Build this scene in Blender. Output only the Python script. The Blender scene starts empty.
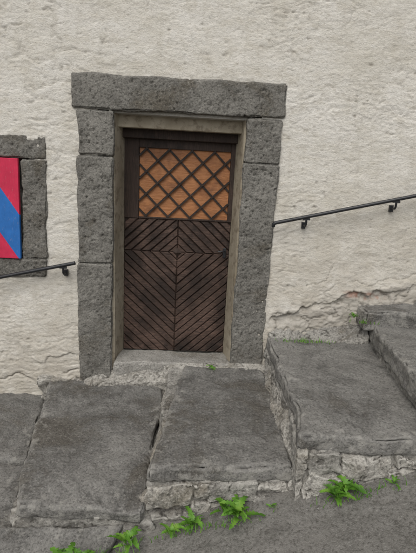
import bpy, bmesh, math, random
import numpy as np
from mathutils import Vector, Matrix

# ------------------------------------------------------------ helpers
def _hash(ix,iy,iz,seed):
    n=(ix.astype(np.int64)*73856093)^(iy.astype(np.int64)*19349663)^(iz.astype(np.int64)*83492791)^(seed*2654435)
    n=(n^(n>>13))*1274126177
    n=n&0x7fffffff
    n=(n^(n>>15))*2246822
    return ((n&0xffff)/65535.0)*2-1
def vn(x,y,z,seed=0):
    x0=np.floor(x);y0=np.floor(y);z0=np.floor(z)
    fx=x-x0;fy=y-y0;fz=z-z0
    fx=fx*fx*fx*(fx*(fx*6-15)+10);fy=fy*fy*fy*(fy*(fy*6-15)+10);fz=fz*fz*fz*(fz*(fz*6-15)+10)
    r=0
    for a in (0,1):
        for b in (0,1):
            for c in (0,1):
                w=(fx if a else 1-fx)*(fy if b else 1-fy)*(fz if c else 1-fz)
                r=r+w*_hash(x0+a,y0+b,z0+c,seed)
    return r
def fbm(x,y,z,oct=4,seed=0,gain=.5):
    r=0;a=1;s=0
    for o in range(oct):
        r=r+a*vn(x*2**o+o*7.3,y*2**o+o*3.1,z*2**o-o*5.7,seed+o); s+=a; a*=gain
    return r/s
def link(o,parent=None):
    bpy.context.scene.collection.objects.link(o)
    if parent: o.parent=parent
    return o
def empty(name,parent=None):
    e=bpy.data.objects.new(name,None); link(e,parent); return e
def mesh_obj(name,verts,faces,mat,parent=None,smooth=False):
    me=bpy.data.meshes.new(name); me.from_pydata([tuple(v) for v in verts],[],faces); me.update()
    bm=bmesh.new(); bm.from_mesh(me); bmesh.ops.recalc_face_normals(bm,faces=bm.faces); bm.to_mesh(me); bm.free()
    if mat: me.materials.append(mat)
    if smooth: me.shade_smooth()
    return link(bpy.data.objects.new(name,me),parent)
def coords(me):
    a=np.empty(len(me.vertices)*3,np.float32); me.vertices.foreach_get('co',a); return a.reshape(-1,3).astype(np.float64)
def normals(me):
    a=np.empty(len(me.vertices)*3,np.float32); me.vertex_normals.foreach_get('vector',a); return a.reshape(-1,3).astype(np.float64)
def setco(me,c):
    me.vertices.foreach_set('co',c.astype(np.float32).ravel()); me.update()
def setattr_(me,name,val):
    at=me.attributes.new(name,'FLOAT','POINT'); at.data.foreach_set('value',np.asarray(val,np.float32))
def remeshed(o,bevel,voxel,segs=3):
    if bevel>0:
        m=o.modifiers.new('b','BEVEL'); m.width=bevel; m.segments=segs; m.limit_method='ANGLE'
    m=o.modifiers.new('r','REMESH'); m.mode='VOXEL'; m.voxel_size=voxel; m.use_smooth_shade=True
    dg=bpy.context.evaluated_depsgraph_get()
    me=bpy.data.meshes.new_from_object(o.evaluated_get(dg))
    old=o.data; o.modifiers.clear(); mats=[s for s in old.materials]
    o.data=me; me.materials.clear()
    for q in mats: me.materials.append(q)
    me.shade_smooth(); return me
HEX=[(0,1,2,3),(4,7,6,5),(0,4,5,1),(1,5,6,2),(2,6,7,3),(3,7,4,0)]
def slab(name,top,thick,mat,parent,bevel=.03,voxel=.013,warp=.02,amp=.006,seed=1,pits=0.0,crack=0.0,wscale=2.0,chip=0.0):
    bot=[(x,y,z-thick) for x,y,z in top] if not isinstance(thick,list) else thick
    o=mesh_obj(name,list(top)+bot,HEX,mat,parent)
    me=remeshed(o,bevel,voxel,2)
    c=coords(me); X,Y,Z=c.T
    w=np.stack([fbm(X*wscale+11,Y*wscale,Z*wscale,4,seed),fbm(X*wscale,Y*wscale+7,Z*wscale,4,seed+5),.6*fbm(X*wscale,Y*wscale,Z*wscale+3,4,seed+9)],1)*warp
    n=normals(me)
    T=np.array(top)[:,:2]; rim=np.full(len(c),9.)
    for i in range(4):
        a=T[i]; b=T[(i+1)%4]; e=b-a; L=e@e
        t=np.clip(((X-a[0])*e[0]+(Y-a[1])*e[1])/L,0,1)
        rim=np.minimum(rim,np.hypot(X-a[0]-t*e[0],Y-a[1]-t*e[1]))
    c=c+w*1.6
    d=fbm(X*7,Y*7,Z*7,4,seed+20)*amp*1.5+fbm(X*30,Y*30,Z*30,3,seed+30,.6)*amp*.6
    if chip>0:
        mx=np.abs(n).max(1); e=np.clip((.97-mx)/.12,0,1)
        d-=e*(np.clip(fbm(X*9,Y*9,Z*9,3,seed+70)*1.8+.15,0,1)*chip)
        f=fbm(X*3.2,Y*3.2,Z*3.2,4,seed+80,.6)
        d-=np.clip((f-.12)*14,0,1)*chip*.16
    if pits>0:
        p=fbm(X*45,Y*45,Z*45,2,seed+40); d-=np.clip(p-.25,0,1)*pits
    ck=np.zeros(len(c))
    if crack>0:
        g=np.abs(fbm(X*5,Y*5,Z*9,4,seed+50,.55)); g2=np.abs(fbm(X*9,Y*9,Z*14,3,seed+55,.55))
        ck=np.clip(1-g/.035,0,1); ck=np.maximum(ck,.8*np.clip(1-g2/.03,0,1))
        d-=ck*crack
        st=fbm(X*6,Y*6,Z*10,3,seed+60)
        d+=np.round(st*5)/5*crack*1.2
    c=c+n*d[:,None]
    setco(me,c); setattr_(me,'crack',ck); setattr_(me,'rim',np.clip(1-rim/.14,0,1))
    return o
def box(name,x0,x1,y0,y1,z0,z1,mat,parent=None,bevel=0.0):
    v=[(x0,y0,z1),(x1,y0,z1),(x1,y1,z1),(x0,y1,z1),(x0,y0,z0),(x1,y0,z0),(x1,y1,z0),(x0,y1,z0)]
    o=mesh_obj(name,v,HEX,mat,parent)
    if bevel>0:
        m=o.modifiers.new('b','BEVEL'); m.width=bevel; m.segments=2
    return o

# ------------------------------------------------------------ materials
class NT:
    def __init__(s,name):
        s.m=bpy.data.materials.new(name); s.m.use_nodes=True; s.t=s.m.node_tree; s.n=s.t.nodes; s.l=s.t.links
        s.b=s.n['Principled BSDF']; s.tc=s.n.new('ShaderNodeTexCoord')
    def mp(s,scale=(1,1,1),rot=(0,0,0)):
        m=s.n.new('ShaderNodeMapping'); m.inputs['Scale'].default_value=scale; m.inputs['Rotation'].default_value=rot
        s.l.new(s.tc.outputs['Object'],m.inputs['Vector']); return m.outputs['Vector']
    def noise(s,scale,detail=6,rough=.6,vec=None,dist=0):
        t=s.n.new('ShaderNodeTexNoise'); t.inputs['Scale'].default_value=scale; t.inputs['Detail'].default_value=detail
        t.inputs['Roughness'].default_value=rough; t.inputs['Distortion'].default_value=dist
        s.l.new(vec if vec is not None else s.tc.outputs['Object'],t.inputs['Vector']); return t.outputs['Fac']
    def vor(s,scale,feature='F1',vec=None):
        t=s.n.new('ShaderNodeTexVoronoi'); t.inputs['Scale'].default_value=scale; t.feature=feature
        s.l.new(vec if vec is not None else s.tc.outputs['Object'],t.inputs['Vector']); return t
    def ramp(s,fac,stops):
        r=s.n.new('ShaderNodeValToRGB'); e=r.color_ramp.elements
        while len(e)<len(stops): e.new(.5)
        for i,(p,c) in enumerate(stops):
            e[i].position=p; e[i].color=(*c,1) if isinstance(c,tuple) else (c,c,c,1)
        s.l.new(fac,r.inputs[0]); return r.outputs[0]
    def mix(s,fac,a,b,mode='MIX'):
        m=s.n.new('ShaderNodeMix'); m.data_type='RGBA'; m.blend_type=mode
        if hasattr(fac,'node'): s.l.new(fac,m.inputs[0])
        else: m.inputs[0].default_value=fac
        for v,i in ((a,6),(b,7)):
            if hasattr(v,'node'): s.l.new(v,m.inputs[i])
            else: m.inputs[i].default_value=(*v,1)
        return m.outputs[2]
    def math(s,op,a,b=0.0,clamp=False):
        m=s.n.new('ShaderNodeMath'); m.operation=op; m.use_clamp=clamp
        for v,i in ((a,0),(b,1)):
            if hasattr(v,'node'): s.l.new(v,m.inputs[i])
            else: m.inputs[i].default_value=v
        return m.outputs[0]
    def attr(s,name):
        a=s.n.new('ShaderNodeAttribute'); a.attribute_name=name; return a.outputs['Fac']
    def point(s):
        return s.n.new('ShaderNodeNewGeometry').outputs['Pointiness']
    def bump(s,h,dist,strength=1.0,prev=None):
        b=s.n.new('ShaderNodeBump'); b.inputs['Strength'].default_value=strength; b.inputs['Distance'].default_value=dist
        s.l.new(h,b.inputs['Height'])
        if prev is not None: s.l.new(prev,b.inputs['Normal'])
        return b.outputs[0]
    def fin(s,col,rough=.9,norm=None,metal=0,spec=.3):
        if hasattr(col,'node'): s.l.new(col,s.b.inputs['Base Color'])
        else: s.b.inputs['Base Color'].default_value=(*col,1)
        if hasattr(rough,'node'): s.l.new(rough,s.b.inputs['Roughness'])
        else: s.b.inputs['Roughness'].default_value=rough
        s.b.inputs['Metallic'].default_value=metal
        s.b.inputs['Specular IOR Level'].default_value=spec
        if norm is not None: s.l.new(norm,s.b.inputs['Normal'])
        return s.m

def stone(name,lo,hi,light,spk=1.0,mottle=6,brown=.45,lime=0.0,bm=1.0):
    t=NT(name)
    n1=t.noise(mottle,6,.7); n2=t.noise(70,3,.7); n3=t.noise(1.9,6,.7,dist=.6)
    c=t.ramp(n1,[(.32,lo),(.68,hi)])
    c=t.mix(t.ramp(n3,[(.47,0.0),(.60,.65)]),c,light)
    c=t.mix(t.ramp(n3,[(.38,brown),(.48,0.0)]),c,(lo[0]*.88,lo[1]*.77,lo[2]*.60))
    c=t.mix(t.ramp(n2,[(.36,.75*spk),(.48,0.0)]),c,tuple(v*.4 for v in lo))
    c=t.mix(t.ramp(n2,[(.56,0.0),(.7,.6*spk)]),c,tuple(min(1,v*1.5) for v in light))
    if lime>0:
        nl=t.noise(11,6,.72)
        g=t.math('ADD',nl,t.math('MULTIPLY',t.attr('rim'),.15))
        c=t.mix(t.ramp(g,[(.64,0.0),(.72,lime)]),c,(.33,.318,.285))
        c=t.mix(t.ramp(nl,[(.30,.5),(.38,0.0)]),c,tuple(v*.5 for v in lo))
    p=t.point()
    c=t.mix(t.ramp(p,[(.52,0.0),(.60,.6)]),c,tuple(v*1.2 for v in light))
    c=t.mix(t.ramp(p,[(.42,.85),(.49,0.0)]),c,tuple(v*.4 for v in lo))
    c=t.mix(t.math('MULTIPLY',t.attr('crack'),.85),c,(.04,.035,.028))
    b=t.bump(n2,.007*bm,.9); b=t.bump(t.noise(24,5,.72),.016*bm,.8,b)
    return t.fin(c,.92,b)
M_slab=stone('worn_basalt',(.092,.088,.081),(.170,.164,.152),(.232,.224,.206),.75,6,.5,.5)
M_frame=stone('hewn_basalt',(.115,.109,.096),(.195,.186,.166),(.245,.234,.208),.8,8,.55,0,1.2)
M_mortar=stone('old_mortar',(.20,.188,.163),(.35,.332,.295),(.45,.43,.39),.8,9,.45)
M_mortar2=stone('grey_rubble',(.15,.142,.127),(.25,.238,.215),(.38,.365,.33),.8,8,.5,.4)

def plaster():
    t=NT('lime_plaster')
    n=t.noise(1.3,6,.68,dist=.4); m1=t.noise(6.5,6,.72,t.mp((1,1,1.8)))
    c=t.ramp(n,[(.34,(.62,.585,.51)),(.62,(.73,.70,.64))])
    c=t.mix(t.ramp(m1,[(.38,.55),(.50,0.0)]),c,(.56,.52,.44))
    c=t.mix(t.ramp(m1,[(.56,0.0),(.66,.5)]),c,(.78,.755,.705))
    c=t.mix(t.ramp(t.noise(55,4,.7),[(.35,.5),(.46,0.0)]),c,(.45,.41,.345))
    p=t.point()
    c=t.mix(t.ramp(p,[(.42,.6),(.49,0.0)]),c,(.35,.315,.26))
    sx=t.n.new('ShaderNodeSeparateXYZ'); t.l.new(t.tc.outputs['Object'],sx.inputs[0])
    low=t.math('MULTIPLY',t.math('SUBTRACT',1.3,t.math('SUBTRACT',sx.outputs[2],t.math('MULTIPLY',sx.outputs[0],.25))),.65,True)
    low=t.math('MULTIPLY',low,t.ramp(t.noise(3.2,6,.7),[(.36,.15),(.58,.9)]))
    c=t.mix(low,c,(.45,.405,.335))
    st=t.noise(5,4,.6,t.mp((2.2,1,.25)))
    c=t.mix(t.ramp(st,[(.54,0.0),(.72,.35)]),c,(.46,.425,.36))
    c=t.mix(t.math('MULTIPLY',t.attr('crack'),.7),c,(.14,.12,.095))
    c=t.mix(t.math('MULTIPLY',t.attr('bare'),.6),c,t.mix(m1,(.22,.195,.16),(.52,.49,.44)))
    c=t.mix(t.math('MULTIPLY',t.attr('brick'),.85),c,(.34,.18,.13))
    b=t.bump(t.noise(30,6,.75,t.mp((1,1,1.6))),.016,.8); b=t.bump(t.noise(150,3,.65),.003,.7,b)
    return t.fin(c,.95,b,spec=.15)
M_plaster=plaster()

def wood(name,a,b_,rot=(0,0,0),rough=.62,scale=(3,3,3),wear=.65,stain=None):
    t=NT(name)
    v=t.mp(scale,rot)
    n=t.noise(9,6,.68,v,dist=.5)
    c=t.ramp(n,[(.3,a),(.7,b_)])
    oi=t.n.new('ShaderNodeAttribute'); oi.attribute_name='tone'
    c=t.mix(t.math('MULTIPLY',oi.outputs['Fac'],.85),c,tuple(v*.4 for v in a))
    c=t.mix(t.math('MULTIPLY',t.ramp(t.noise(2.6,5,.7),[(.42,0.0),(.60,wear)]),t.ramp(n,[(.4,.15),(.6,1.0)])),c,(b_[0]*1.9+.02,b_[1]*1.8+.02,b_[2]*1.75+.02))
    c=t.mix(t.ramp(t.noise(4.3,5,.7),[(.36,.7),(.5,0.0)]),c,stain or tuple(v*.45 for v in a))
    b=t.bump(n,.006,.9); b=t.bump(t.noise(120,3,.6),.001,.5,b)
    return t.fin(c,rough,b,spec=.35)
D0=(.027,.0165,.012); D1=(.080,.049,.036)
s_=math.radians(45)
M_wA=wood('dark_oak_rising',D0,D1,(0,s_,0),scale=(1.6,3,16))
M_wB=wood('dark_oak_falling',D0,D1,(0,-s_,0),scale=(1.6,3,16))
M_wV=wood('dark_oak_upright',(.018,.011,.008),(.048,.030,.022),scale=(16,3,1.2),wear=.3)
M_lat=wood('lattice_wood',(.012,.008,.006),(.034,.022,.016),scale=(6,3,6),wear=.2)
M_wPanel=wood('orange_board',(.25,.095,.032),(.37,.165,.065),scale=(1.2,3,7),rough=.5,wear=.15,stain=(.15,.06,.025))
def beige():
    t=NT('reveal_render')
    n=t.noise(4,6,.65,t.mp((1,1,.5)))
    c=t.ramp(n,[(.3,(.23,.195,.14)),(.7,(.40,.355,.275))])
    c=t.mix(t.ramp(t.noise(14,5,.7),[(.38,.65),(.5,0.0)]),c,(.14,.11,.075))
    return t.fin(c,.85,t.bump(t.noise(40,5,.65),.006,.6))
M_beige=beige()
def iron():
    t=NT('black_iron')
    c=t.ramp(t.noise(30,4,.7),[(.4,(.008,.009,.011)),(.75,(.03,.03,.032))])
    return t.fin(c,.42,t.bump(t.noise(90,3,.6),.001,.5),0.0,.5)
M_iron=iron()
def shutter():
    t=NT('red_blue_paint')
    sx=t.n.new('ShaderNodeSeparateXYZ'); t.l.new(t.tc.outputs['Object'],sx.inputs[0])
    s=t.math('ADD',sx.outputs[2],t.math('MULTIPLY',sx.outputs[0],1.5))
    blue=t.math('MULTIPLY',t.math('LESS_THAN',s,-.975),t.math('GREATER_THAN',s,-1.37))
    n=t.ramp(t.noise(12,6,.6),[(.3,.78),(.7,1.05)])
    c=t.mix(blue,(.56,.022,.07),(.02,.14,.43))
    c=t.mix(1.0,c,n,'MULTIPLY')
    c=t.mix(t.ramp(t.noise(45,4,.7,t.mp((2,1,.5))),[(.60,0.0),(.70,.5)]),c,(.33,.27,.25))
    return t.fin(c,.6,t.bump(t.noise(40,5,.6,t.mp((3,1,.4))),.004,.6),spec=.35)
M_shutter=shutter()
def street():
    t=NT('street_surface')
    n=t.noise(3,6,.7); g=t.vor(140); n2=t.noise(55,4,.74)
    c=t.ramp(n,[(.34,(.125,.119,.107)),(.66,(.21,.20,.183))])
    c=t.mix(t.ramp(g.outputs['Distance'],[(.15,.5),(.5,0.0)]),c,(.25,.24,.218))
    c=t.mix(t.ramp(n2,[(.37,.7),(.49,0.0)]),c,(.06,.055,.047))
    c=t.mix(t.ramp(n2,[(.58,0.0),(.68,.4)]),c,(.33,.315,.288))
    c=t.mix(t.ramp(t.noise(1.1,6,.7,dist=1),[(.48,0.0),(.64,.55)]),c,(.235,.224,.20))
    c=t.mix(t.math('MULTIPLY',t.attr('crack'),.65),c,(.06,.053,.045))
    b=t.bump(g.outputs['Distance'],.003,.6); b=t.bump(n2,.012,.85,b)
    return t.fin(c,.92,b)
M_street=street()
def leafm():
    t=NT('leaf_green')
    c=t.ramp(t.noise(14,4,.65),[(.32,(.055,.15,.015)),(.52,(.12,.28,.03)),(.7,(.23,.39,.06))])
    m=t.fin(c,.5,None,spec=.4)
    tr=t.n.new('ShaderNodeBsdfTranslucent'); t.l.new(c,tr.inputs[0])
    ms=t.n.new('ShaderNodeMixShader'); ms.inputs[0].default_value=.3
    t.l.new(t.b.outputs[0],ms.inputs[1]); t.l.new(tr.outputs[0],ms.inputs[2])
    t.l.new(ms.outputs[0],t.n['Material Output'].inputs[0]); return m
M_leaf=leafm()
def tiles():
    t=NT('roof_tiles'); n=t.noise(5); return t.fin(t.ramp(n,[(.3,(.08,.06,.05)),(.7,(.14,.09,.07))]),.9)
M_roof=tiles()

# ------------------------------------------------------------ house
house=empty('stone_house')
def axis(a,b,lo,hi,fine,coarse):
    l=list(np.arange(lo,hi+1e-6,fine)); p=[a+(lo-a)*i/coarse for i in range(coarse)]; q=[hi+(b-hi)*(i+1)/coarse for i in range(coarse)]
    return np.array(p+l+q)
def plaster_wall():
    xs=axis(-6,7,-1.95,2.35,.008,14); zs=axis(-2.6,6.2,-.5,3.12,.008,12)
    nx,nz=len(xs),len(zs)
    X,Z=np.meshgrid(xs,zs); X=X.ravel(); Z=Z.ravel()
    O=np.zeros_like(X)
    d=.012*fbm(X*1.3,O,Z*1.3,3,3)
    wx=.12*fbm(X*3,O,Z*3,4,9); wz=.06*fbm(X*3,O+5,Z*3,4,10)
    r1=1-np.abs(fbm((X+wx)*3.2,O,(Z+wz)*8,5,21,.6))*3.2
    r2=1-np.abs(fbm((X+wx)*8,O+3,(Z+wz)*17,4,31,.6))*3.2
    reg=np.clip(fbm(X*1.0,O+9,Z*1.3,3,41)*2.5+.45,0,1)
    reg2=np.clip(fbm(X*1.7,O+19,Z*2.3,3,43)*2.5+.35,0,1)
    low=np.clip((1.3-(Z-.25*X))/.8,0,1)
    tp=fbm((X+wx)*2.2,O+31,(Z+wz)*4.5,4,46,.55)*4
    fr_=tp-np.floor(tp); ter=np.clip(fr_/.10,0,1)-fr_
    d+=ter*.0045*(.35+.65*reg2)
    d+=-.0060*np.clip(r1,0,1)**4*(reg)-.0040*np.clip(r2,0,1)**4*reg2
    d+=.0045*fbm(X*9,O,Z*14,5,51,.64)*(1+.8*low)+.0014*fbm(X*45,O,Z*55,2,61)
    crack=np.clip(r1,0,1)**10*.25*reg
    hol=np.clip(fbm(X*16,O,Z*26,3,71)-.48,0,1); d-=hol*.02; crack+=hol*1.6
    def seg(poly,wob=.02,sd=0):
        Xw=X+wob*fbm(X*7,O,Z*7,5,100+sd,.65); Zw=Z+wob*fbm(X*7,O+3,Z*7,5,120+sd,.65)
        best=np.full(X.shape,9.); side=np.zeros(X.shape)
        for (a,b),(c,e) in zip(poly[:-1],poly[1:]):
            vx,vz=c-a,e-b; L=vx*vx+vz*vz
            t=np.clip(((Xw-a)*vx+(Zw-b)*vz)/L,0,1)
            px,pz=Xw-a-t*vx,Zw-b-t*vz; dd=np.hypot(px,pz)
            s=np.sign(vx*pz-vz*px); m=dd<best
            side=np.where(m,s,side); best=np.where(m,dd,best)
        return best,side
    for poly,h,k,fall,sd in [([(.72,.79),(.95,.83),(1.2,.90),(1.42,.85),(1.62,.88),(1.95,1.0),(2.6,1.15)],.013,.3,.2,1),
                    ([(.70,.38),(.95,.45),(1.2,.50),(1.36,.60),(1.7,.64),(2.0,.70),(2.6,.9)],.022,.55,.25,2),
                    ([(-2.4,-.1),(-1.6,-.06),(-1.35,-.13),(-1.05,-.05),(-1.0,-.06)],.009,.25,.2,3)]:
        b,s=seg(poly,.07,sd*13)
        inx=np.clip((X-poly[0][0]+.02)/.06,0,1)*np.clip((poly[-1][0]-X)/.04,0,1)
        brk=np.clip(fbm(X*3.3,O,Z*2,2,300+sd)*2.4+.5,0,1)
        up=(s>0)
        d+=np.where(up,h*np.exp(-b/fall)*np.clip(b/.008,0,1),-h*.6*np.exp(-b/.05))*inx*brk
        crack+=inx*k*np.exp(-(b/.005)**2)*brk
    for i,(poly,dep,w) in enumerate([([(-1.95,-.33),(-1.6,-.31),(-1.45,-.27),(-1.33,-.33),(-1.2,-.24),(-1.0,-.2)],.02,.009),
                   ([(1.0,1.0),(1.3,1.12),(1.62,1.1),(2.1,1.3)],.004,.003),
                   ([(1.1,.62),(1.35,.70),(1.7,.74),(2.2,.86)],.007,.0045),
                   ([(.95,.5),(1.0,.66),(1.15,.72),(1.2,.86)],.007,.004),
                   ([(.74,.55),(.9,.6),(1.1,.56)],.006,.0035),
                   ([(.76,1.02),(.95,1.08),(1.2,1.03)],.004,.003),
                   ([(-1.2,1.9),(-1.1,2.1),(-1.15,2.4)],.003,.0025),
                   ([(1.72,.45),(1.76,.55),(1.70,.64)],.012,.006),([(1.25,.25),(1.3,.42),(1.2,.52)],.012,.006),
                   ([(-1.6,.35),(-1.4,.3),(-1.2,.4),(-1.0,.36)],.003,.003),([(-1.4,.05),(-1.2,.12),(-1.02,.08)],.003,.003)]):
        b,s=seg(poly,.06,i*7+60)
        brk=np.clip(fbm(X*4,O,Z*4,2,330+i)*2.4+.5,0,1)
        d-=dep*np.exp(-(b/w)**2)*brk; crack+=.55*np.exp(-(b/(w*.8))**2)*min(1,dep/.008)*brk
    zl=np.interp(X,[.6,.95,1.2,1.36,1.7,2.0,2.6],[.37,.44,.50,.62,.68,.72,.9])
    bare=np.clip((zl+.05*fbm(X*8,O,Z*8,4,77)-Z)/.02,0,1)*np.clip((X-.70)/.05,0,1)
    sw=np.abs(fbm(X*5+wx*5,O,Z*9,4,85,.5)); joint=np.clip(1-sw/.05,0,1)
    d+=bare*(.018*fbm(X*7,O,Z*11,4,81,.6)+.010*fbm(X*22,O,Z*22,3,82)-.014*joint)
    crack+=bare*joint*.5
    brick=np.exp(-(((X-1.50+.06*fbm(X*9,O,Z*9,3,5))/.17)**4+((Z-.60-.03*fbm(X*14,O,Z*14,3,7))/.036)**4))*np.clip(.55+fbm(X*22,O,Z*22,4,91)*2.4,0,1)
    fx=np.minimum(np.abs(X-.675),np.abs(X+.97)); near=np.clip(fx/.06,0,1)
    # render is dressed back around the frame stones, incl. above the lintel
    inb=(Z<2.36)&(X>-1.1)&(X<.8)
    lim=.004+.02*near*(Z<2.25)+.02*np.clip((Z-2.29)/.05,0,1)
    d=np.where(inb,np.minimum(d,lim),d)
    V=np.stack([X,-d,Z],1)
    idx=np.arange(nx*nz).reshape(nz,nx)
    xc=(xs[:-1]+xs[1:])/2; zc=(zs[:-1]+zs[1:])/2
    XC,ZC=np.meshgrid(xc,zc)
    hole=((XC>-.80)&(XC<.50)&(ZC>-.6)&(ZC<2.12))|((XC>-2.25)&(XC<-1.30)&(ZC>.72)&(ZC<1.70))
    hole|=(XC>-.93)&(XC<.62)&(ZC>2.05)&(ZC<2.215)
    q=np.stack([idx[:-1,:-1],idx[:-1,1:],idx[1:,1:],idx[1:,:-1]],-1)[~hole]
    me=bpy.data.meshes.new('plaster_wall'); me.from_pydata(V.tolist(),[],q.tolist()); me.update()
    me.materials.append(M_plaster); me.shade_smooth()
    setattr_(me,'crack',np.clip(crack,0,1)); setattr_(me,'brick',brick); setattr_(me,'bare',bare)
    return link(bpy.data.objects.new('plaster_wall',me),house)
plaster_wall()
box('rear_walls',-6,7,.36,6,-2.6,6.2,M_plaster,house)
mesh_obj('roof',[(-6.4,-.5,6.1),(7.4,-.5,6.1),(7.4,6.5,6.1),(-6.4,6.5,6.1),(-6.4,3,9),(7.4,3,9)],[(0,1,5,4),(2,3,4,5),(0,4,3),(1,2,5),(0,3,2,1)],M_roof,house)

def blk(name,x0,x1,z0,z1,y0=-.022,y1=.24,seed=1,parent=None,mat=None,tl=0,tr=0,bl=0,br=0,dz=0):
    top=[(x0+tl,y0,z1),(x1+tr,y0,z1+dz),(x1+tr,y1,z1+dz),(x0+tl,y1,z1)]
    bot=[(x0+bl,y0,z0),(x1+br,y0,z0+dz),(x1+br,y1,z0+dz),(x0+bl,y1,z0)]
    return slab(name,top,bot,mat or M_frame,parent,.010,.0085,.009,.005,seed,pits=.024,wscale=5,chip=.017)
fr=empty('door_frame',house)
blk('lintel',-.99,.68,2.012,2.272,seed=3,parent=fr,dz=.012,y0=-.028)
blk('jamb_block_a',-.955,-.672,1.664,2.010,seed=5,parent=fr)
blk('jamb_block_b',-.965,-.676,.786,1.664,seed=7,parent=fr)
blk('jamb_block_c',-.972,-.684,-.36,.788,seed=9,parent=fr,y0=-.03)
blk('jamb_block_d',.380,.668,1.668,2.018,seed=11,parent=fr)
blk('jamb_block_e',.376,.672,-.30,1.670,seed=13,parent=fr,br=-.012)
mesh_obj('reveal_left',[(-.70,.035,-.2),(-.668,.035,-.2),(-.628,.26,-.2),(-.70,.26,-.2),(-.70,.035,2.0),(-.668,.035,2.0),(-.628,.26,2.0),(-.70,.26,2.0)],HEX,M_beige,fr)
mesh_obj('reveal_right',[(.372,.035,-.2),(.40,.035,-.2),(.40,.26,-.2),(.328,.26,-.2),(.368,.035,2.0),(.40,.035,2.0),(.40,.26,2.0),(.328,.26,2.0)],HEX,M_beige,fr)
box('head_board',-.66,.36,.10,.16,1.905,2.03,M_beige,fr,.006)
box('door_head',-.64,.34,.20,.33,1.835,2.03,M_wV,fr,.006)
mesh_obj('core_fill',[(-.97,.025,2.0),(.65,.025,2.0),(.65,.2,2.0),(-.97,.2,2.0),(-.97,.035,2.24),(.65,.035,2.24),(.65,.2,2.24),(-.97,.2,2.24)],HEX,M_mortar,fr)
box('core_fill_left',-.95,-.69,.012,.2,-.3,1.995,M_mortar,fr)
box('core_fill_right',.39,.65,.012,.2,-.3,1.995,M_mortar,fr)

# ------------------------------------------------------------ door leaf
door=empty('wooden_door',house)
DX0,DX1,DZ0,DZ1=-.632,.332,-.095,1.85
cx,cz=-.145,.865
yF=.252
box('door_backing',DX0,DX1,yF+.022,yF+.06,DZ0,DZ1,M_wV,door)
def clip(poly,ax,val,keep_gt):
    out=[]
    for i in range(len(poly)):
        a,b=poly[i],poly[(i+1)%len(poly)]
        ia=(a[ax]>=val) if keep_gt else (a[ax]<=val); ib=(b[ax]>=val) if keep_gt else (b[ax]<=val)
        if ia: out.append(a)
        if ia!=ib:
            t=(val-a[ax])/(b[ax]-a[ax]); out.append(tuple(a[k]+t*(b[k]-a[k]) for k in (0,1)))
    return out
random.seed(4)
def slats(name,qx,qz,x0,x1,z0,z1,mat):
    V=[];F=[];T=[]
    pitch=.078; k=.92
    s=0.0
    while s<2.2:
        s2=s+pitch-random.uniform(.005,.010)
        wob=random.uniform(-.006,.006)
        p=[]
        for (u,w) in ((s,0),(s2,0),(0,s2+wob*.4),(0,s+wob*.4)):
            p.append((cx+qx*u/k,cz+qz*w))
        for ax,v,g in ((0,x0,True),(0,x1,False),(1,z0,True),(1,z1,False)):
            if p: p=clip(p,ax,v,g)
        q=[]
        for a in p:
            if not q or (abs(a[0]-q[-1][0])+abs(a[1]-q[-1][1])>1e-4): q.append(a)
        p=q
        if len(p)>=3:
            n=len(p); g=random.uniform(-.004,.004); tn=random.random()**1.3
            area=sum(p[i][0]*p[(i+1)%n][1]-p[(i+1)%n][0]*p[i][1] for i in range(n))
            if abs(area)>.002:
                sg=1 if area>0 else -1; ins=[]
                off=.007
                for i in range(n):
                    a,b,c=p[i-1],p[i],p[(i+1)%n]
                    e1=Vector((b[0]-a[0],b[1]-a[1])); e2=Vector((c[0]-b[0],c[1]-b[1]))
                    if e1.length<1e-5 or e2.length<1e-5: ins.append(b); continue
                    e1.normalize(); e2.normalize()
                    n1=Vector((-e1.y,e1.x))*sg; n2=Vector((-e2.y,e2.x))*sg
                    m=(n1+n2); L=m.length
                    if L<1e-4: ins.append(b); continue
                    m/=L; ins.append((b[0]+m.x*min(off/max(.3,m.dot(n1)),.02),b[1]+m.y*min(off/max(.3,m.dot(n1)),.02)))
                o=len(V)
                V+=[(a[0],yF+.024,a[1]) for a in p]+[(a[0],yF+.010,a[1]) for a in p]+[(a[0],yF+g,a[1]) for a in ins]
                T+=[tn]*(3*n)
                for i in range(n):
                    j=(i+1)%n
                    F.append((o+i,o+j,o+n+j,o+n+i)); F.append((o+n+i,o+n+j,o+2*n+j,o+2*n+i))
                F.append(tuple(o+2*n+i for i in range(n)))
        s+=pitch
    ob=mesh_obj(name,V,F,mat,door)
    setattr_(ob.data,'tone',T)
WZ0,WZ1=1.175,1.765
WX0,WX1=-.500,.290
slats('slats_a',-1,-1,DX0+.004,cx-.0015,DZ0,cz-.001,M_wB)
slats('slats_b',1,-1,cx+.0015,DX1-.004,DZ0,cz-.001,M_wA)
slats('slats_c',-1,1,DX0+.004,cx-.0015,cz+.001,WZ0-.018,M_wA)
slats('slats_d',1,1,cx+.0015,DX1-.004,cz+.001,WZ0-.018,M_wB)
box('stile_left',DX0,WX0-.002,yF-.002,yF+.03,WZ0-.016,DZ1,M_wV,door,.004)
box('stile_right',WX1+.002,DX1,yF-.002,yF+.03,WZ0-.016,DZ1,M_wV,door,.004)
box('top_rail',WX0-.002,WX1+.002,yF-.001,yF+.03,WZ1,DZ1,M_wV,door,.004)
box('window_sill_rail',WX0,WX1,yF-.003,yF+.02,WZ0-.016,WZ0,M_wV,door,.003)
box('orange_panel',WX0,WX1,yF+.016,yF+.02,WZ0,WZ1,M_wPanel,door)
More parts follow.
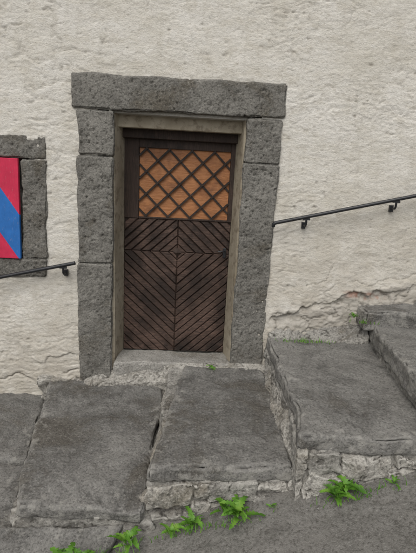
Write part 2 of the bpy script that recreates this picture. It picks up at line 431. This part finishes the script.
def bar(name,a,b,w,y0,y1,mat,parent):
    a=Vector(a);b=Vector(b);e=(b-a).normalized();n=Vector((-e.y,e.x))*w/2
    p=[a-n,b-n,b+n,a+n]
    v=[(q.x,y0,q.y) for q in p]+[(q.x,y1,q.y) for q in p]
    return mesh_obj(name,v,HEX,mat,parent)
def clipline(c,s):
    pts=[]
    for x in (WX0,WX1):
        z=s*x+c
        if WZ0<=z<=WZ1: pts.append((x,z))
    for z in (WZ0,WZ1):
        x=(z-c)/s
        if WX0<x<WX1: pts.append((x,z))
    return pts
s=.98
for sg,y0 in ((1,yF-.004),(-1,yF+.003)):
    for i in range(-8,9):
        c=1.47+i*.192-sg*s*(cx)
        pts=clipline(c,sg*s)
        if len(pts)>=2 and (Vector(pts[0])-Vector(pts[1])).length>.05:
            bar('lattice_bar',pts[0],pts[1],.017,y0,y0+.010,M_lat,door)
def tube(name,pts,rad,mat,parent,res=6,caps=True):
    cu=bpy.data.curves.new(name,'CURVE'); cu.dimensions='3D'; cu.bevel_depth=rad; cu.bevel_resolution=res; cu.use_fill_caps=caps
    sp=cu.splines.new('POLY'); sp.points.add(len(pts)-1)
    for p,q in zip(sp.points,pts): p.co=(*q,1)
    o=bpy.data.objects.new(name,cu); o.data.materials.append(mat)
    link(o); dg=bpy.context.evaluated_depsgraph_get(); me=bpy.data.meshes.new_from_object(o.evaluated_get(dg))
    bpy.data.objects.remove(o); me.shade_smooth()
    return link(bpy.data.objects.new(name,me),parent)
d45=.04
mesh_obj('centre_boss',[(cx-d45,yF-.001,cz),(cx,yF-.001,cz-d45),(cx+d45,yF-.001,cz),(cx,yF-.001,cz+d45),(cx,yF-.026,cz)],[(0,1,4),(1,2,4),(2,3,4),(3,0,4),(0,3,2,1)],M_wV,door)
lx=.285; lz=.885
box('latch_plate',lx-.014,lx+.014,yF-.008,yF+.004,lz-.05,lz+.04,M_iron,door,.004)
tube('latch_lever',[(lx,yF-.006,lz+.015),(lx,yF-.035,lz+.015),(lx-.02,yF-.04,lz+.016),(lx-.06,yF-.038,lz+.010)],.006,M_iron,door)

# ------------------------------------------------------------ window with painted shutter
win=empty('shuttered_window',house)
blk('window_lintel',-2.45,-1.20,1.612,1.79,seed=21,parent=win,y0=-.018,y1=.15)
blk('window_jamb',-1.405,-1.205,.802,1.606,seed=23,parent=win,y0=-.02,y1=.15,bl=-.02,br=-.02,tr=0)
blk('window_jamb_far',-2.42,-2.16,.802,1.606,seed=24,parent=win,y0=-.02,y1=.15)
blk('window_sill',-2.48,-1.232,.635,.796,seed=25,parent=win,y0=-.024,y1=.15)
sh=empty('painted_shutter',win)
for i in range(4):
    x1=-1.418-i*.19; x0=x1-.187
    if i==0:
        v=[(x0,-.045,1.606),(x1,-.045,1.606),(x1,-.015,1.606),(x0,-.015,1.606),(x0,-.045,.80),(x1-.014,-.045,.80),(x1-.014,-.015,.80),(x0,-.015,.80)]
        o=mesh_obj('board',v,HEX,M_shutter,sh)
        m=o.modifiers.new('b','BEVEL'); m.width=.003; m.segments=2
    else: box('board',x0,x1,-.045,-.015,.80,1.606,M_shutter,sh,.003)

# ------------------------------------------------------------ steps
steps=empty('stone_steps')
K=dict(bevel=.018,voxel=.011,amp=.008,chip=.034,wscale=2.6)
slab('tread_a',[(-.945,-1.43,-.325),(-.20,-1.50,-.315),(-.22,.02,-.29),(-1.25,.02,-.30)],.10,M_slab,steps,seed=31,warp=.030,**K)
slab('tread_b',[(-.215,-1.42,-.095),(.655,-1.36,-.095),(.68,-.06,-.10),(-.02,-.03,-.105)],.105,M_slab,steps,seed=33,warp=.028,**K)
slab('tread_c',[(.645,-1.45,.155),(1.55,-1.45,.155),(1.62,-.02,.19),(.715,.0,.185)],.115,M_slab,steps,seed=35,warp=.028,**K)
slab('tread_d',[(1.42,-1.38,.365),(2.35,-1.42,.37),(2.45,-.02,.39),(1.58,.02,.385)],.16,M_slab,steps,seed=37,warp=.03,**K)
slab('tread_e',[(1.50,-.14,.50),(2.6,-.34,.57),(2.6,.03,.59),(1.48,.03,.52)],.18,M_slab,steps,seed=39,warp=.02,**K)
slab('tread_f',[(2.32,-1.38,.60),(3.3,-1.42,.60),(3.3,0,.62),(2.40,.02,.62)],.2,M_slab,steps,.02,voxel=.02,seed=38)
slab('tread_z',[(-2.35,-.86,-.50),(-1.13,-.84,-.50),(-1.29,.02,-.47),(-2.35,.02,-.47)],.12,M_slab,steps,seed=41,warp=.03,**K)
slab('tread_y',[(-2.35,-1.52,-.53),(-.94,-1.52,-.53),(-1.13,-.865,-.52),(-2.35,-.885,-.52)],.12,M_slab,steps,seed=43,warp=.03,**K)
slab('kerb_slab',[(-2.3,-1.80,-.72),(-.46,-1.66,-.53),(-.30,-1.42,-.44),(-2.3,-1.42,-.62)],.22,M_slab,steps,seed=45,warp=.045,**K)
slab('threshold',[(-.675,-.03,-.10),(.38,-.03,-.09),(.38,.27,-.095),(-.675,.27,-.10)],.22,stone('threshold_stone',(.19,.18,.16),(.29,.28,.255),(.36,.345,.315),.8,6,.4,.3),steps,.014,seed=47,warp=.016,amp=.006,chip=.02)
slab('bed_a',[(-1.0,-1.40,-.405),(-.16,-1.47,-.40),(-.16,0,-.38),(-1.2,0,-.38)],.6,M_mortar2,steps,.01,.016,.02,.009,51,crack=.014)
slab('bed_b',[(-.20,-1.40,-.185),(.66,-1.385,-.185),(.70,0,-.13),(-.16,0,-.13)],.8,M_mortar2,steps,.01,.012,.025,.010,53,crack=.016)
slab('bed_c',[(.655,-1.425,.055),(1.6,-1.42,.055),(1.65,0,.06),(.70,0,.06)],.8,M_mortar2,steps,.01,.012,.025,.010,55,crack=.016)
slab('bed_d',[(1.44,-1.36,.25),(3.2,-1.38,.25),(3.2,0,.25),(1.59,0,.25)],.8,M_mortar2,steps,.01,.02,.02,.008,57,crack=.012)
slab('wall_foot_fill',[(.69,-.06,.195),(1.58,-.10,.22),(1.60,.05,.40),(.69,.05,.30)],[(.69,-.06,.0),(1.58,-.10,.0),(1.60,.05,.0),(.69,.05,.0)],M_mortar2,steps,.02,.010,.040,.016,59,crack=.010,wscale=4)
slab('apron_fill',[(-1.32,-.05,-.29),(-.18,-.10,-.23),(-.06,.03,-.12),(-1.32,.04,-.23)],[(-1.32,-.05,-.5),(-.18,-.10,-.5),(-.06,.03,-.5),(-1.32,.04,-.5)],M_mortar,steps,.02,.010,.045,.014,61,crack=.008,wscale=4)
slab('threshold_fill',[(-.24,-.10,-.15),(.70,-.13,-.11),(.70,.0,-.055),(-.24,.0,-.095)],.3,M_mortar,steps,.02,.010,.028,.012,63,crack=.006,wscale=4)
slab('joint_bc',[(.622,-1.39,-.11),(.70,-1.39,.01),(.74,-.1,.06),(.660,-.1,-.07)],.3,M_mortar,steps,.012,.010,.034,.014,65,crack=.012,wscale=4)
slab('joint_ab',[(-.240,-1.44,-.32),(-.17,-1.40,-.21),(-.10,-.08,-.19),(-.19,-.08,-.285)],.3,M_mortar,steps,.012,.010,.034,.014,67,crack=.010,wscale=4)
slab('joint_za',[(-1.12,-.86,-.485),(-.97,-1.42,-.475),(-.93,-1.40,-.42),(-1.20,.0,-.385)],.2,M_mortar,steps,.01,.011,.034,.014,69,crack=.010,wscale=4)
random.seed(12)
def zstreet(x): return float(np.interp(x,[-6,-1.04,-.52,-.18,.15,.68,1.01,1.32,7],[-2.1,-.69,-.62,-.50,-.38,-.265,-.155,-.055,1.45]))
rub=[]
for (x0,x1,zt,yy,fr_) in [(-.20,.06,-.205,-1.425,.55),(.05,.17,-.20,-1.415,.4),(.16,.44,-.195,-1.41,.62),(.43,.64,-.19,-1.39,.5),
                     (.63,.70,.06,-1.46,.8),(.69,.90,.04,-1.455,.42),(.89,1.20,.035,-1.46,.6),(1.19,1.42,.035,-1.45,.5),(1.42,1.62,.03,-1.46,.5)]:
    zb=zstreet((x0+x1)/2)-.05; zm=zt-(zt-zb)*fr_
    sh_=random.uniform(-.05,.05)
    rub.append((x0+.004,x1-.004,yy,zt,zm+.004)); rub.append((x0+sh_+.004,x1+sh_-.004,yy-random.uniform(.0,.03),zm-.004,zb))
for i,(x0,x1,y,a,b) in enumerate(rub):
    j=lambda s=.022:random.uniform(-s,s)
    tl,tr=j(),j()
    tp=[(x0+j(.012),y+j(.01),a+tl),(x1+j(.012),y+j(.01),a+tr),(x1,y+.12,a+tr),(x0,y+.12,a+tl)]
    bt=[(x0+j(.02),y-.01+j(.015),b+j()),(x1+j(.02),y-.01+j(.015),b+j()),(x1,y+.12,b),(x0,y+.12,b)]
    slab('rubble_stone',tp,bt,(M_mortar,M_mortar2,M_mortar)[i%3],steps,.008,.008,.026,.008,200+i*3,wscale=6,chip=.02,crack=.008)

# ------------------------------------------------------------ street
def street_z(X,Y):
    O=np.zeros_like(X)
    Z=np.interp(X,[-60,-6,-1.04,-.52,-.18,.15,.68,1.01,1.32,7,60],[-9,-2.1,-.69,-.62,-.50,-.38,-.265,-.155,-.055,1.45,9])
    Z=np.where(np.abs(X)<6.5,.5*Z+.5*(-.43+.27*np.clip(X,-6,7)),Z)
    Z=Z+.02*fbm(X*1.2,Y*1.2,O,3,5)+.010*fbm(X*8,Y*8,O,5,8,.6)+.0035*fbm(X*35,Y*35,O,2,9)
    return Z+.03*np.clip((Y+1.62)/.2,0,1)
def terrain():
    xs=axis(-60,60,-2.2,2.6,.013,16); ys=axis(-60,8,-2.7,-1.2,.013,12)
    X,Y=np.meshgrid(xs,ys); nx,ny=len(xs),len(ys); X=X.ravel();Y=Y.ravel();O=np.zeros_like(X)
    Z=street_z(X,Y)
    yc=-1.95+.2*fbm(X*1.5,O,O,6,14,.6); c=np.exp(-((Y-yc)/.005)**2)*np.clip((.5-X)/.3,0,1)*np.clip(fbm(X*3,Y*3,O,2,15)*3+.4,0,1)
    yc2=-1.60+.05*fbm(X*5,O,O,5,18,.6); c2=np.exp(-((Y-yc2)/.012)**2)*np.clip(fbm(X*3,Y,O,3,16)*2.5+.5,0,1)
    Z=Z-.008*c-.016*c2
    idx=np.arange(nx*ny).reshape(ny,nx)
    q=np.stack([idx[:-1,:-1],idx[:-1,1:],idx[1:,1:],idx[1:,:-1]],-1).reshape(-1,4)
    me=bpy.data.meshes.new('street'); me.from_pydata(np.stack([X,Y,Z],1).tolist(),[],q.tolist()); me.update()
    me.materials.append(M_street); me.shade_smooth(); setattr_(me,'crack',np.clip(c*.8+c2*.6,0,1))
    return link(bpy.data.objects.new('street',me))
terrain()

def grit():
    rnd=random.Random(77); V=[];F=[]
    pts=[]
    for i in range(300):
        x=rnd.uniform(-.5,1.9); y=-1.47-abs(rnd.gauss(0,.06)); pts.append((x,y,None))
    for i in range(40):
        pts.append((rnd.uniform(-1.2,1.9),rnd.uniform(-2.4,-1.5),None))
    for i in range(40): pts.append((rnd.uniform(.02,.62),-.14-abs(rnd.gauss(0,.05)),-.100))
    for i in range(45): pts.append((rnd.uniform(.75,1.5),-.13-abs(rnd.gauss(0,.05)),.176))
    for i in range(35): pts.append((rnd.uniform(-1.1,-.25),-.14-abs(rnd.gauss(0,.05)),-.298))
    Xs=np.array([p[0] for p in pts]); Ys=np.array([p[1] for p in pts]); Zs=street_z(Xs,Ys)
    for (x,y,z),zz in zip(pts,Zs):
        if z is None: z=zz
        s=rnd.uniform(.002,.006)*(1.6 if rnd.random()<.08 else 1); o=len(V)
        for v in ((1,0,0),(0,1,0),(-1,0,0),(0,-1,0),(0,0,.8),(0,0,-.8)):
            V.append((x+v[0]*s*rnd.uniform(.6,1.3),y+v[1]*s*rnd.uniform(.6,1.3),z+v[2]*s*rnd.uniform(.6,1.1)+s*.3))
        F+=[(o,o+1,o+4),(o+1,o+2,o+4),(o+2,o+3,o+4),(o+3,o,o+4),(o+1,o,o+5),(o+2,o+1,o+5),(o+3,o+2,o+5),(o,o+3,o+5)]
    mesh_obj('gravel',V,F,M_slab)
grit()

# ------------------------------------------------------------ handrails
def handrail(name,x0,z0,x1,z1,brackets,end):
    e=empty(name); y=-.09; sl=(z1-z0)/(x1-x0)
    pts=[(x0,y,z0),(x1,y,z1)]
    if end=='start': pts=[(x0-.012,y+.012,z0-.03),(x0-.014,y+.004,z0-.012)]+pts
    tube('rail',pts,.0155,M_iron,e)
    for bx in brackets:
        bz=z0+(bx-x0)*sl
        tube('bracket_arm',[(bx,y,bz-.012),(bx,y,bz-.06),(bx,y+.012,bz-.075),(bx,.0,bz-.078)],.009,M_iron,e)
        box('bracket_plate',bx-.016,bx+.016,-.026,.0,bz-.105,bz-.05,M_iron,e,.003)
        box('saddle',bx-.03,bx+.03,y-.008,y+.008,bz-.028,bz-.010,M_iron,e,.002)
    return e
handrail('handrail',.662,1.205,4.2,2.07,[.915,1.64,2.5,3.4],'start')
handrail('handrail',-3.4,.21,-.972,.793,[-1.07,-1.95,-2.9],'end')

# ------------------------------------------------------------ weeds
def weed(name,loc,R,n,seed,upright=.5,broad=.3):
    rnd=random.Random(seed); V=[];F=[]
    for i in range(n):
        az=i*2.399+rnd.uniform(-.5,.5); L=R*rnd.uniform(.5,1.15); el=rnd.uniform(.25,1.1)*upright+.15
        w=L*broad*rnd.uniform(.7,1.2); segs=16; o=len(V); cup=rnd.uniform(.15,.5); tw=rnd.uniform(-.5,.5)
        px=rnd.uniform(-.012,.012); py=rnd.uniform(-.012,.012); bend=rnd.uniform(-.5,.5)
        r=0;h=0
        for k in range(segs+1):
            t=k/segs
            ang=el*(1.3-1.7*t)
            if k: r+=L/segs*math.cos(ang); h+=L/segs*math.sin(ang)
            prof=(math.sin(math.pi*min(1,t**.6))**.8 if t<.98 else 0)*w*.5+.0012
            prof*= rnd.uniform(.85,1.2) if k%2 else (.42 if 2<k<segs-2 else 1)
            if t<.2: prof=.0022
            a2=az+bend*t*.6
            for sd in (-1,0,1):
                lx=r-abs(sd)*prof*(.35 if k%2 else -.1); ly=sd*prof; lz=h+abs(sd)*prof*cup+sd*prof*tw
                V.append((loc[0]+px+lx*math.cos(a2)-ly*math.sin(a2),loc[1]+py+lx*math.sin(a2)+ly*math.cos(a2),loc[2]+lz))
        for k in range(segs):
            a=o+k*3
            F+=[(a,a+1,a+4,a+3),(a+1,a+2,a+5,a+4)]
    me=bpy.data.meshes.new(name); me.from_pydata(V,[],F); me.update(); me.materials.append(M_leaf); me.shade_smooth()
    return link(bpy.data.objects.new(name,me))
def zs(x): return .5*zstreet(x)+.5*(-.43+.27*x)+.01
W=[(-.60,-1.68,.14,18,1.2,-.51),(-.52,-1.66,.11,14,1.4,-.50),(-.29,-1.58,.11,13,1.3,-.45),(-.05,-1.53,.09,9,1.2,None),(.07,-1.52,.11,13,1.2,None),(.31,-1.51,.14,20,1.1,None),(.25,-1.48,.12,13,1.4,None),
   (.85,-1.53,.12,17,1.2,None),(.90,-1.50,.14,15,1.5,None),(1.17,-1.52,.06,8,1.1,None),(1.32,-1.53,.07,10,1.0,None),(.50,-1.49,.04,6,1.0,None)]
for i,(x,y,R_,n,u,z) in enumerate(W): weed('weed',(x,y,(zs(x)+.02) if z is None else z),R_,n,i+3,u,.38)
weed('weed',(.20,-.13,-.09),.055,11,40,1.3,.4)
weed('weed',(1.42,-.08,.42),.07,10,41,1.3,.4)
def grass(name,loc,n,spread,h,seed,slope=0):
    rnd=random.Random(seed);V=[];F=[]
    for i in range(n):
        dx=rnd.gauss(0,spread*.5)
        x=loc[0]+dx;y=loc[1]+rnd.uniform(-.03,.02);az=rnd.uniform(0,6.28);L=h*rnd.uniform(.4,1.2)
        o=len(V)
        for k in range(4):
            t=k/3; w=.0022*(1-t)+.0004
            bx=x+math.cos(az)*L*.6*t*t; by=y+math.sin(az)*L*.6*t*t; bz=loc[2]+dx*slope+L*t*(1-.25*t)
            V+=[(bx-w,by,bz),(bx+w,by,bz)]
        for k in range(3): a=o+2*k; F.append((a,a+1,a+3,a+2))
    me=bpy.data.meshes.new(name); me.from_pydata(V,[],F); me.materials.append(M_leaf); return link(bpy.data.objects.new(name,me))
grass('grass_tuft',(.98,-.12,.19),80,.24,.045,1)
grass('grass_tuft',(1.52,-.13,.39),40,.08,.06,2)
grass('grass_tuft',(.1,-1.55,zs(.1)+.015),80,.34,.06,3,.27)
grass('grass_tuft',(.95,-1.54,zs(.95)+.015),60,.3,.05,4,.3)
grass('grass_tuft',(-.4,-1.64,-.49),50,.15,.07,5,.2)

# ------------------------------------------------------------ camera
yaw,pit,rol=[math.radians(a) for a in (2.2672,12.7114,3.0537)]
fw=Vector((math.sin(yaw)*math.cos(pit),math.cos(yaw)*math.cos(pit),-math.sin(pit)))
r0=Vector((math.cos(yaw),-math.sin(yaw),0)); u0=r0.cross(fw)
r=math.cos(rol)*r0+math.sin(rol)*u0; u=-math.sin(rol)*r0+math.cos(rol)*u0
cam=bpy.data.cameras.new('camera'); co=link(bpy.data.objects.new('camera',cam))
cam.sensor_fit='VERTICAL'; cam.sensor_height=24; cam.lens=24*410/553; cam.clip_end=500; cam.clip_start=.05
co.matrix_world=Matrix(((r.x,u.x,-fw.x,0),(r.y,u.y,-fw.y,-3.451),(r.z,u.z,-fw.z,1.488),(0,0,0,1)))
bpy.context.scene.camera=co

# ------------------------------------------------------------ light (overcast)
w=bpy.data.worlds.new('World'); bpy.context.scene.world=w; w.use_nodes=True
nt=w.node_tree; bg=nt.nodes['Background']; sky=nt.nodes.new('ShaderNodeTexSky'); sky.sky_type='NISHITA'; sky.sun_disc=False
el,az=math.radians(52),math.radians(200)
sky.sun_elevation=el; sky.sun_rotation=az; sky.air_density=1.0; sky.dust_density=3
hs=nt.nodes.new('ShaderNodeHueSaturation'); hs.inputs['Saturation'].default_value=.2
nt.links.new(sky.outputs[0],hs.inputs['Color']); nt.links.new(hs.outputs[0],bg.inputs[0]); bg.inputs[1].default_value=.15
sun=bpy.data.lights.new('sun','SUN'); sun.energy=1.4; sun.angle=math.radians(40); sun.color=(1,.965,.91)
so=link(bpy.data.objects.new('sun',sun))
dirv=Vector((math.sin(az)*math.cos(el),math.cos(az)*math.cos(el),math.sin(el)))
so.rotation_euler=dirv.to_track_quat('Z','Y').to_euler()
sc=bpy.context.scene; sc.view_settings.view_transform='Standard'; sc.view_settings.look='None'; sc.view_settings.exposure=0
